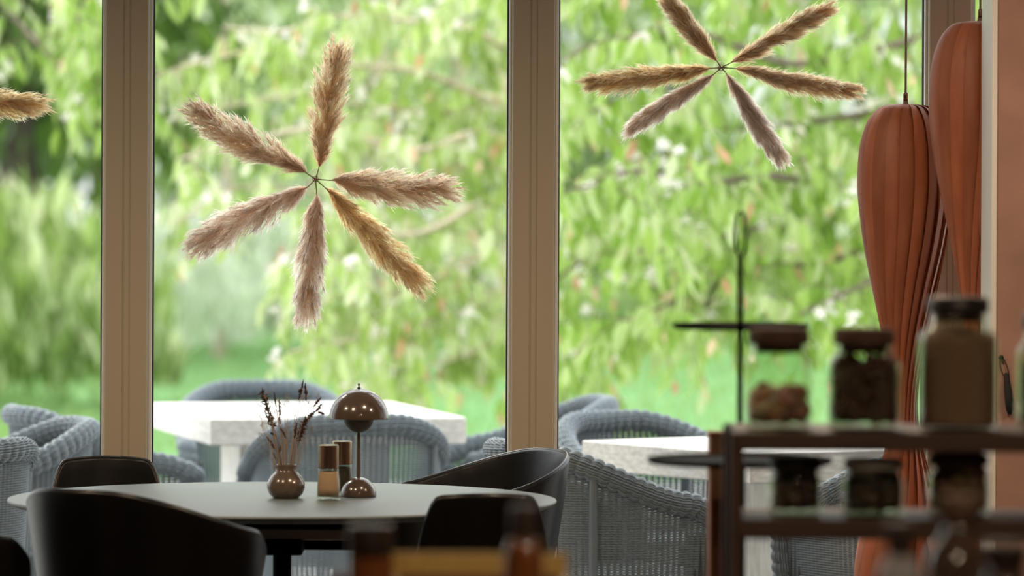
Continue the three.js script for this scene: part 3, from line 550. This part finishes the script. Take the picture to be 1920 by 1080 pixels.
// ------------------------------------------------------------------ black shell chairs
function shellChair(name, label, armed) {
  const root = thing(name, label, 'chair', [0, 0, 0], 0, 'black shell chairs round the table'), D = Math.PI / 180;
  const H = (f) => { const a = Math.abs(f) / D; return armed ? 0.8 - 0.1 * smooth(a, 12, 108) - 0.055 * smooth(a, 98, 130) - 0.175 * smooth(a, 122, 152) : 0.47 + 0.31 * (1 - smooth(a, 25, 61)) - 0.012 * Math.min(1, (a / 36) ** 2); };
  const rx = armed ? 0.302 : 0.255, rz = armed ? 0.275 : 0.26, T = 0.0085, NF = 120, ring = [];
  const P = (f, y, k) => V(Math.sin(f) * rx * k, y, -Math.cos(f) * rz * k * (Math.cos(f) < 0 ? 0.98 : 1));
  const profile = (f) => {                                            // from the rim down the wall, round the corner and across the seat
    const h = H(f), out = [];
    for (let q = 0; q <= 10; q++) { const v = q / 10, y = lerp(h, 0.475, v), k = lerp(0.77, 1 + 0.03 * (h - 0.65), Math.pow(clamp((y - 0.46) / 0.34, 0, 1), 0.62)); out.push([Math.max(k, 0.77), y]); }
    for (const [k, y] of [[0.74, 0.458], [0.66, 0.448], [0.5, 0.442], [0.3, 0.44], [0.12, 0.44], [0.001, 0.44]]) out.push([k, y]);
    return out;
  };
  for (let n = 0; n < NF; n++) {
    const f = n / NF * 2 * Math.PI - Math.PI, pr = profile(f), row = [];
    for (let q = pr.length - 1; q >= 0; q--) row.push(P(f, pr[q][1] - (q > 9 ? T : 0), pr[q][0] + T / 0.28 * (q > 12 ? 0 : 1)));
    const [k0, h0] = pr[0]; row.push(P(f, h0 + T * 0.8, k0 + T / 0.28 * 0.6), P(f, h0 + T * 1.05, k0), P(f, h0 + T * 0.8, k0 - T / 0.28 * 0.6));
    for (let q = 0; q < pr.length; q++) row.push(P(f, pr[q][1] + (q > 9 ? T : 0), pr[q][0] - T / 0.28 * (q > 12 ? 0 : 1)));
    row.forEach((p, q) => { p.u = n / NF * 1.8; p.v = q * 0.04; });
    ring.push(row);
  }
  ring.push(ring[0].map((p) => Object.assign(p.clone(), { u: 1.8, v: p.v })));
  const m = new Mass(); m.grid(ring); const g = m.build();
  { // the seam: same normals on both sides
    const w = ring[0].length, nn = g.attributes.normal, last = NF * w; for (let q = 0; q < w; q++) { const a = V().fromBufferAttribute(nn, q).add(V().fromBufferAttribute(nn, last + q)).normalize(); nn.setXYZ(q, a.x, a.y, a.z); nn.setXYZ(last + q, a.x, a.y, a.z); } }
  mesh('shell', g, M.leather, root);
  const pipe = new Mass(), line = []; for (let n = 0; n <= NF; n++) { const f = n / NF * 2 * Math.PI - Math.PI, pr = profile(f); line.push(P(f, pr[0][1] + T * 0.9, pr[0][0])); }
  pipe.sweep(line, 0.0042, 6, { cap: false }); mesh('edge_piping', pipe.build(), M.piping, root);
  for (const [sx, sz] of [[-1, -1], [1, -1], [-1, 1], [1, 1]]) { const l = new Mass(); l.sweep([V(sx * 0.13, 0.44, sz * 0.12), V(sx * 0.17, 0.25, sz * 0.17), V(sx * 0.21, 0, sz * 0.22)], (t) => lerp(0.014, 0.009, t), 10); mesh('leg', l.build(), M.blackSteel, root); }
  mesh('seat_plate', box(0.3, 0.014, 0.28, 0, 0.423, 0, 0.004), M.blackSteel, root);
  return root;
}
const armA = shellChair('shell_armchair', 'large black shell armchair seen from behind at the table front', true);
armA.position.set(-0.86, 0, -12.1); armA.rotation.y = face(0.58, 0.81);
const sideA = shellChair('shell_chair', 'small black shell chair with rounded back at the right front of the table', false);
sideA.position.set(-0.085, 0, -12.37); sideA.rotation.y = face(-0.1, 0.99);
copyOf(armA, [-0.13, 0, -13.61], face(-0.9, -0.42), 'glossy black shell armchair standing before the second window post');
copyOf(sideA, [-1.06, 0, -13.4], face(0.12, -0.99), 'black shell chair facing us across the table before the first window post');
copyOf(armA, [-1.385, 0, -11.9], face(0.75, 0.65), 'black shell armchair cut off by the lower left corner');

// ------------------------------------------------------------------ round table and what stands on it
const TB = V(-0.578, 0, -12.84), TOP = 0.731;
{
  const t = thing('round_table', 'round grey green table on a black centre column', 'table', [TB.x, 0, TB.z]);
  mesh('tabletop', toCreasedNormals(lathe([[0, TOP], [0.688, TOP], [0.6935, TOP - 0.0015], [0.695, TOP - 0.005], [0.693, TOP - 0.009], [0.67, TOP - 0.02], [0.6, TOP - 0.024], [0, TOP - 0.024]], 128), 0.5), M.linoleum, t);
  mesh('support_plate', box(0.46, 0.028, 0.46, 0, 0.655, 0, 0.004), M.greySteel, t);
  mesh('support_beam', box(0.5, 0.036, 0.12, 0, 0.622, 0, 0.004), M.blackSteel, t);
  mesh('support_beam', box(0.12, 0.036, 0.5, 0, 0.622, 0, 0.004), M.blackSteel, t);
  mesh('riser', box(0.4, 0.04, 0.4, 0, 0.688, 0, 0.004), M.blackSteel, t);
  mesh('column', lathe([[0, 0.62], [0.03, 0.62], [0.031, 0.6], [0.0235, 0.595], [0.0235, 0.03], [0.03, 0.012], [0, 0.012]], 32), M.blackSteel, t);
  mesh('foot', lathe([[0, 0.02], [0.24, 0.016], [0.3, 0.01], [0.302, 0], [0, 0]], 48), M.blackSteel, t);
}
function onTable(px, py) { const z = FOCAL * (EYE - TOP) / (py - HORIZON + 0.0046 * (px - 960)); const p = at(px, py, z); return [p.x, TOP, p.z]; }
{
  const t = thing('table_lamp', 'glossy brown dome table lamp', 'lamp', onTable(672, 934));
  const R = 0.0762, hemi = (r, y0, flip, n = 20, a0 = 0, a1 = Math.PI / 2) => Array.from({ length: n + 1 }, (_, k) => { const a = lerp(a0, a1, k / n); return [r * Math.cos(a), y0 + (flip ? -1 : 1) * r * Math.sin(a)]; });
  mesh('base', lathe([[0, 0], [0.044, 0], [0.046, 0.002], ...hemi(0.046, 0.004, false)], 48), M.lampGloss, t);
  mesh('stem', lathe([[0, 0.045], [0.0052, 0.045], [0.0048, 0.2], [0, 0.2]], 20), M.lampGloss, t);
  const yD = 0.2;
  mesh('shade', lathe([...hemi(R, yD, false, 28).reverse(), [R - 0.001, yD - 0.0015], [R - 0.003, yD], ...hemi(R - 0.003, yD, false, 24)], 64), M.lampGloss, t);
  mesh('bowl', lathe([...hemi(0.0385, yD + 0.002, true, 20).reverse(), [0.0375, yD + 0.003], ...hemi(0.0372, yD + 0.003, true, 16)], 48), M.lampInside, t);
  mesh('finial', lathe([[0, 0.013], [0.002, 0.0125], [0.0032, 0.01], [0.002, 0.0075], [0.0016, 0.004], [0.005, 0.001], [0.006, -0.001], [0, -0.001]], 20).translate(0, yD + R, 0), M.blackSteel, t);
}
const VASE = onTable(536, 938);
{
  const t = thing('bud_vase', 'squat glossy brown ceramic vase', 'vase', VASE);
  mesh('body', lathe([[0, 0], [0.03, 0], [0.034, 0.002], [0.043, 0.012], [0.0485, 0.027], [0.0475, 0.041], [0.04, 0.055], [0.03, 0.065], [0.0262, 0.071], [0.0255, 0.079], [0.0268, 0.083], [0.0262, 0.085], [0.0242, 0.084], [0.023, 0.076], [0.026, 0.066], [0.04, 0.045], [0.03, 0.012], [0, 0.01]], 56), M.ceramic, t);
}
{
  const s = 1 / 740, r = rng(5), at2 = (px, py, dz = 0) => V((px - 536) * s, (938 - py) * s, dz);      // measured about the vase foot
  function stalk(name, label, category, pts, heads, group, mat = M.strawStem) {
    const t = thing(name, label, category, VASE, 0, group);
    const m = new Mass(); m.sweep(curve(pts, 18), (q) => lerp(0.0011, 0.0005, q), 5); mesh('stem', m.build(), mat, t);
    for (const [a, b, w, bushy] of heads) {
      const h = new Mass(), n = bushy ? 90 : 34;
      for (let k = 0; k < n; k++) { const q = r(), p = a.clone().lerp(b, q), d = V(r() - 0.5, r() - 0.3, r() - 0.5).normalize(), l = w * 1.35 * (bushy ? 0.7 + 0.5 * r() : (0.35 + 0.65 * Math.sin(Math.PI * clamp(q, 0.06, 0.94)))); h.sweep([p, p.clone().addScaledVector(d, l * 0.5), p.clone().addScaledVector(d, l)], (e) => [0.0013, 0.0019, 0.0003][Math.round(e * 2)], 4); }
      const dir = b.clone().sub(a); h.sweep([a, a.clone().addScaledVector(dir, 0.5), b], (e) => [0.0012, 0.002, 0.0006][Math.round(e * 2)], 5);
      mesh('seed_head', h.build(), M.seed, t);
    }
    return t;
  }
  const foot = (k) => at2(534 + k * 4, 915, 0.004 * Math.sin(k * 2));
  stalk('dried_flower', 'dried stalk with a thick bushy brown head, tallest on the left of the vase', 'dried flower', [foot(-3), at2(527, 878), at2(512, 820), at2(502, 775), at2(492, 740)], [[at2(512, 808), at2(492, 738), 0.011, true]]);
  stalk('dried_grass', 'curled thin blade of dried grass arching far left', 'dried grass', [foot(-3), at2(528, 870), at2(510, 800), at2(499, 783), at2(490, 766), at2(480, 763), at2(472, 768)], [[at2(502, 790), at2(496, 776), 0.002, false]]);
  stalk('dried_flower', 'dried stalk with dark pods low on the left of the vase', 'dried flower', [foot(-2), at2(526, 880), at2(518, 850), at2(508, 830), at2(500, 822)], [[at2(515, 846), at2(500, 824), 0.004, false], [at2(516, 864), at2(511, 852), 0.003, false], [at2(517, 822), at2(506, 815), 0.003, false], [at2(524, 852), at2(526, 840), 0.003, false]]);
  stalk('dried_grass', 'tallest dark forked seed head rising above the wicker rim', 'dried grass', [foot(1), at2(544, 870), at2(552, 810), at2(562, 755), at2(568, 716)], [[at2(559, 753), at2(568, 717), 0.006, false], [at2(573, 754), at2(571, 722), 0.005, false]], null, M.paleStem);
  stalk('dried_grass', 'slim dark upright spike beside the bushy head', 'dried grass', [foot(-1), at2(532, 860), at2(527, 810), at2(522, 770), at2(523, 752)], [[at2(524, 800), at2(523, 752), 0.004, false], [at2(535, 824), at2(525, 806), 0.004, false]]);
  stalk('dried_grass', 'thin curved needle standing above the bushy head', 'dried grass', [foot(-2), at2(529, 850), at2(520, 790), at2(514, 745), at2(513, 738)], [[at2(517, 768), at2(513, 740), 0.002, false]]);
  stalk('dried_grass', 'brown seed head leaning furthest right over the vase', 'dried grass', [foot(3), at2(552, 860), at2(568, 810), at2(588, 778), at2(602, 762)], [[at2(570, 796), at2(592, 774), 0.006, false], [at2(592, 776), at2(602, 762), 0.005, false], [at2(596, 776), at2(607, 781), 0.004, false]]);
  stalk('dried_grass', 'small dark seed head pointing right near the lamp shade', 'dried grass', [foot(2), at2(550, 865), at2(566, 810), at2(584, 775), at2(601, 750)], [[at2(587, 766), at2(601, 749), 0.004, false]], null, M.paleStem);
  stalk('dried_grass', 'thick brown seed head leaning right at mid height', 'dried grass', [foot(2), at2(550, 860), at2(560, 825), at2(574, 790)], [[at2(559, 828), at2(574, 790), 0.009, true]]);
  stalk('dried_grass', 'upright brown seed head in the middle of the bunch', 'dried grass', [foot(1), at2(546, 865), at2(552, 830), at2(555, 795)], [[at2(552, 826), at2(555, 796), 0.006, false]]);
  const wisp = new Mass();
  for (let k = 0; k < 70; k++) { const a = (r() - 0.5), tip = at2(540 + a * 110, 735 + 110 * r(), (r() - 0.5) * 0.09), base = at2(537 + a * 26, 912, (r() - 0.5) * 0.03), mid2 = base.clone().lerp(tip, 0.55); mid2.x -= a * 0.012; wisp.sweep(curve([base, mid2, tip], 8), (q) => lerp(0.0007, 0.0003, q), 3); if (k % 2) for (let q = 0; q < 6; q++) { const d = V(r() - 0.5, r() * 0.8, r() - 0.5).multiplyScalar(0.014), e = tip.clone().add(d); wisp.sweep([tip.clone().addScaledVector(d, -0.3), e], 0.00025, 3); wisp.sweep([e, e.clone().add(V(0.0006, 0.002, 0))], 0.0008, 4); } }
  const w = mesh('dried_grass_wisps', wisp.build(), M.paleStem, null, 'stuff'); w.position.set(...VASE);
  tag(w, 'fine pale dried grass wisps in the brown vase', 'dried grass');
}
function mill(label, px, py, fill, turn) {
  const t = thing('spice_mill', label, 'spice mill', onTable(px, py), turn);
  mesh('glass_body', lathe([[0, 0], [0.029, 0], [0.031, 0.003], [0.0295, 0.03], [0.0258, 0.075], [0.025, 0.079], [0.0235, 0.079], [0.0242, 0.074], [0.028, 0.03], [0.0285, 0.008], [0, 0.007]], 48), M.jarGlass, t);
  mesh('filling', lathe([[0, 0.0085], [0.0275, 0.0085], [0.0272, 0.03], [0.0238, 0.071], [0.01, 0.073], [0, 0.072]], 36), fill, t);
  mesh('metal_cap', lathe([[0, 0.0785], [0.026, 0.0785], [0.0262, 0.08], [0.0252, 0.136], [0.0245, 0.138], [0, 0.1385]], 48), M.copper, t);
}
mill('spice mill of pink salt with a copper cap', 616, 940, M.salt, 0);
mill('spice mill of black pepper half behind the salt mill', 641, 931, M.pepper, 0.5);

// ------------------------------------------------------------------ tray stand and jar shelf
const SZ = 9.2;
{
  const z = 10.25, p = at(1388, 600, z), s = FOCAL / z, y = (py) => EYE - (py - HORIZON) / s;
  const t = thing('tray_stand', 'black metal floor stand with two round trays and a loop handle', 'stand', [p.x, 0, p.z]);
  mesh('pole', lathe([[0, 0], [0.012, 0], [0.012, y(870)], [0.0062, y(860)], [0.0058, y(480)], [0, y(480)]], 20), M.blackSteel, t);
  mesh('tray', lathe([[0, 0], [0.178, 0], [0.186, 0.004], [0.188, 0.012], [0.185, 0.012], [0.181, 0.006], [0, 0.005]], 56).translate(0, y(868), 0), M.blackSteel, t);
  mesh('tray', lathe([[0, 0], [0.13, 0], [0.137, 0.004], [0.139, 0.011], [0.136, 0.011], [0.132, 0.005], [0, 0.004]], 56).translate(0, y(615), 0), M.blackSteel, t);
  const h = new Mass(); h.sweep(Array.from({ length: 33 }, (_, k) => { const a = k / 32 * 6.283; return V(Math.sin(a) * 0.011, (y(480) + y(395)) / 2 + Math.cos(a) * (y(395) - y(480)) / 2, 0); }), 0.0032, 8, { cap: false });
  mesh('handle', h.build(), M.blackSteel, t);
  mesh('foot', lathe([[0, 0.02], [0.15, 0.014], [0.155, 0], [0, 0]], 40), M.blackSteel, t);
}
{
  const z = 10.7, k = FOCAL / z, h = EYE - (806 - HORIZON) / k, t = thing('wooden_post', 'brown square wooden post behind the black tray stand', 'post', [(1352 - 960) / k, 0, -z], 0.1);
  mesh('shaft', box(0.048, h - 0.012, 0.048, 0, (h - 0.012) / 2, 0, 0.004), M.postWood, t);
  mesh('cap', box(0.052, 0.014, 0.052, 0, h - 0.007, 0, 0.004), M.postWood, t);
}
const sh = FOCAL / SZ, shelfY = (py) => EYE - (py - HORIZON) / sh, shelfX = (px) => (px - 960) / sh;
const B1 = shelfY(808), B2 = shelfY(972), BD = 0.34, SX0 = shelfX(1384), SX1 = SX0 + 1.5;
{
  const t = thing('open_shelf', 'dark walnut open shelf holding storage jars', 'shelf', [SX0, 0, -SZ - BD / 2]);
  const w = SX1 - SX0;
  for (const y of [B1, B2, 0.5, 0.2]) mesh('shelf_board', box(w, 0.036, BD, w / 2, y - 0.018, 0, 0.003), M.walnut, t);
  for (const x of [0, w]) for (const z of [-1, 1]) mesh('upright', box(0.024, B1, 0.03, x, B1 / 2, z * (BD / 2 - 0.02), 0.004), M.walnut, t);
}
const JS = 0.84;
function beans(r, R0, h0, y0, n, size, tone, name, mat, label, pos) {
  const list = [], R = R0 * JS, h = h0 * JS;
  for (let k = 0; k < n; k++) { const a = r() * 6.283, q = Math.sqrt(r()) * (R - size * 0.45), y = y0 + size * 0.5 + r() * (h - size + 0.02 * Math.sin(a * 2)); list.push({ m: new THREE.Matrix4().compose(V(Math.cos(a) * q, y, Math.sin(a) * q), new THREE.Quaternion().setFromEuler(E.set(r() * 6, r() * 6, r() * 6)), V(size * 0.6, size * 0.42, size * 0.5)), c: tone.map((x) => x * (0.7 + 0.6 * r())) }); }
  const o = instanced(name, new THREE.IcosahedronGeometry(1, 1), mat, list); o.position.set(...pos); tag(o, label, 'food'); return o;
}
const white = std({ color: rgb(1, 1, 1), roughness: 0.45 });
function jar(label, px, y, R0, H0, { lid = M.cork, shoulder = 0.8, lidH = 0.03, z = SZ + 0.13 } = {}) {
  const R = R0 * JS, H = H0 * JS, k = FOCAL / z, pos = [(px - 960) / k, y, -z], t = thing('storage_jar', label, 'jar', pos, 0), N = R * shoulder;
  mesh('glass_body', lathe([[0, 0], [R * 0.9, 0], [R * 0.98, 0.006], [R, 0.02], [R, H * 0.76], [R * 0.96, H * 0.82], [N, H * 0.89], [N, H], [N - 0.004, H], [N - 0.004, H * 0.89], [R * 0.96 - 0.004, H * 0.81], [R - 0.004, H * 0.75], [R - 0.004, 0.022], [R * 0.9, 0.008], [0, 0.007]], 48), M.jarGlass, t);
  mesh('lid', lathe([[0, lidH], [N - 0.004, lidH], [N + 0.004, lidH - 0.004], [N + 0.005, 0.004], [N + 0.002, 0], [N - 0.008, 0], [N - 0.009, -0.016], [0, -0.016]], 40).translate(0, H + 0.0005, 0), lid, t);
  return pos;
}
{
  const r = rng(77);
  const a = jar('clear glass jar with a cork lid and a few biscuits', 1462, B1, 0.074, 0.185, { shoulder: 0.84 });
  beans(r, 0.072, 0.07, 0.01, 260, 0.03, [0.34, 0.18, 0.12], 'biscuits', white, 'brown biscuits at the bottom of the first jar', a);
  const b = jar('clear glass jar two thirds full of dark coffee beans', 1622, B1, 0.08, 0.185, { shoulder: 0.78 });
  beans(r, 0.078, 0.135, 0.01, 1400, 0.02, [0.055, 0.026, 0.02], 'coffee_beans', white, 'dark coffee beans filling the middle jar', b);
  const c = jar('tallest glass jar on the top board, full of brown powder', 1798, B1, 0.088, 0.255, { shoulder: 0.7, lid: M.darkLid });
  const cp = mesh('cocoa_powder', lathe([[0, 0.009], [0.08, 0.009], [0.083, 0.022], [0.083, 0.188], [0.078, 0.204], [0.06, 0.214], [0.03, 0.222], [0, 0.22]].map((q) => [q[0] * JS, q[1] * JS]), 40), M.cocoa, null, 'stuff'); cp.position.set(...c); tag(cp, 'brown powder filling the tallest jar', 'food');
  const d = jar('glass jar cut off by the right edge on the top board', 1976, B1, 0.08, 0.22, { shoulder: 0.78, lid: M.darkLid });
  beans(r, 0.073, 0.13, 0.01, 700, 0.02, [0.06, 0.03, 0.018], 'coffee_beans', white, 'dark beans in the jar cut off by the right edge', d);
  const e = jar('squat jar with dark lid on the lower board behind the black pole', 1494, B2, 0.06, 0.1, { shoulder: 0.9, lid: M.darkLid, lidH: 0.022 });
  beans(r, 0.054, 0.085, 0.008, 500, 0.018, [0.03, 0.016, 0.012], 'coffee_beans', white, 'almost black beans in the squat dark lidded jar', e);
  const f = jar('squat jar with whitish lid on the lower board', 1640, B2, 0.07, 0.1, { shoulder: 0.86, lid: M.whiteLid, lidH: 0.022 });
  beans(r, 0.064, 0.085, 0.008, 600, 0.018, [0.03, 0.016, 0.012], 'coffee_beans', white, 'almost black beans in the white lidded squat jar', f);
  const g = jar('squat brown filled jar below the tallest jar', 1800, B2, 0.07, 0.11, { shoulder: 0.86, lid: M.cork, lidH: 0.022 });
  beans(r, 0.064, 0.09, 0.008, 600, 0.02, [0.16, 0.09, 0.06], 'coffee_beans', white, 'brown beans in the squat cork lidded jar', g);
}

// ------------------------------------------------------------------ foreground counter
{
  const t = thing('serving_counter', 'brown wooden counter along the bottom edge', 'counter', [0.45, 0, -7.35]);
  mesh('worktop', box(2.6, 0.035, 1.7, 0, 0.866, 0, 0.006), M.counter, t);
  mesh('body', box(2.5, 0.848, 1.5, 0, 0.424, 0.05, 0.004), M.walnut, t);
}
const CT = 0.8838;
{
  const z = 8.08, k = FOCAL / z, x0 = (738 - 960) / k, x1 = (1066 - 960) / k, w = x1 - x0, t = thing('wooden_tray', 'yellow bamboo tray on the foreground counter', 'tray', [(x0 + x1) / 2, CT, -z]);
  mesh('bottom', box(w, 0.01, 0.16, 0, 0.005, 0.08, 0.002), M.bamboo, t);
  mesh('back_rim', box(w, 0.036, 0.014, 0, 0.047, 0, 0.003), M.bamboo, t);
  mesh('plinth', box(w + 0.1, 0.03, 0.02, -0.05, 0.015, -0.003, 0.003), M.counter, t);
  mesh('front_rim', box(w, 0.02, 0.012, 0, 0.012, 0.154, 0.003), M.bamboo, t);
  for (const s of [-1, 1]) mesh('side_rim', box(0.012, 0.03, 0.15, s * (w / 2 - 0.006), 0.016, 0.08, 0.003), M.bamboo, t);
}
function bottle(name, label, px, z, R, H, neck, glass, capMat, capH) {
  const k = FOCAL / z, t = thing(name, label, 'bottle', [(px - 960) / k, CT, -z]);
  mesh('glass_body', lathe([[0, 0], [R * 0.92, 0], [R, 0.006], [R, H * 0.55], [R * 0.9, H * 0.64], [neck, H * 0.76], [neck, H - capH], [neck - 0.003, H - capH], [neck - 0.003, H * 0.76], [R * 0.85, H * 0.63], [R - 0.003, H * 0.54], [R - 0.003, 0.008], [0, 0.006]], 40), glass, t);
  mesh('cap', lathe([[0, H], [neck + 0.002, H], [neck + 0.004, H - 0.003], [neck + 0.004, H - capH], [0, H - capH]], 32), capMat, t);
  return t;
}
bottle('sauce_bottle', 'small amber bottle with dark cap left of the bamboo tray', 698, 7.9, 0.036, 0.122, 0.031, M.amber, M.darkLid, 0.05);
bottle('sauce_bottle', 'slim amber bottle with brown cap before the bamboo tray', 985, 7.6, 0.03, 0.172, 0.017, M.amber, M.darkLid, 0.07);
{
  const b = bottle('glass_bottle', 'pale blue glass bottle with dark stopper at the lower right', 1692, 7.1, 0.033, 0.185, 0.017, M.blueGlass, M.darkLid, 0.045);
  mesh('paper_label', new THREE.CylinderGeometry(0.0336, 0.0336, 0.05, 32, 1, true, 2.4, 1.5).translate(0, 0.065, 0), M.paper, b);
  bottle('glass_bottle', 'dark brown bottle under the tallest jar at the lower right', 1800, 7.2, 0.045, 0.215, 0.022, M.darkGlass, M.cork, 0.04);
  bottle('glass_bottle', 'dark bottle furthest right in the lower corner', 1890, 6.9, 0.04, 0.17, 0.026, M.darkGlass, M.darkLid, 0.03);
}
// ------------------------------------------------------------------ black pouch on the partition
{
  const z = 12.86, p = at(1880, 672, z), k = FOCAL / z, t = thing('hanging_pouch', 'small black pouch hanging by a thin loop on the pinkish partition', 'pouch', [p.x, p.y, -12.9]);
  const m = new Mass(), rows = [];
  for (const [y, w, d] of [[-28, 2.5, 3], [-38, 5, 6], [-62, 7.5, 9], [-80, 8, 10], [-98, 7, 8], [-106, 3, 3]]) { const row = []; for (let q = 0; q < 14; q++) { const a = q / 14 * 6.283; row.push(V((6 - y * 0.1 + Math.cos(a) * w) / k, y / k, (d + 1 + Math.sin(a) * d) / k)); } rows.push(row); }
  m.grid(rows, true); mesh('bag', m.build(), M.cloth, t);
  const l = new Mass(); l.sweep(curve([V(4 / k, -34 / k, 4 / k), V(-2 / k, -14 / k, 4 / k), V(0, 0, 4 / k), V(5 / k, -4 / k, 4 / k), V(13 / k, -24 / k, 4 / k), V(15 / k, -46 / k, 4 / k)], 24), 1.3 / k, 6); mesh('loop', l.build(), M.cloth, t);
  mesh('hook', lathe([[0, 0.012], [0.004, 0.012], [0.004, 0], [0.007, 0], [0, 0]], 14).rotateX(Math.PI / 2).translate(0, 0, 0), M.blackSteel, t);
}

renderer.render(scene, camera);
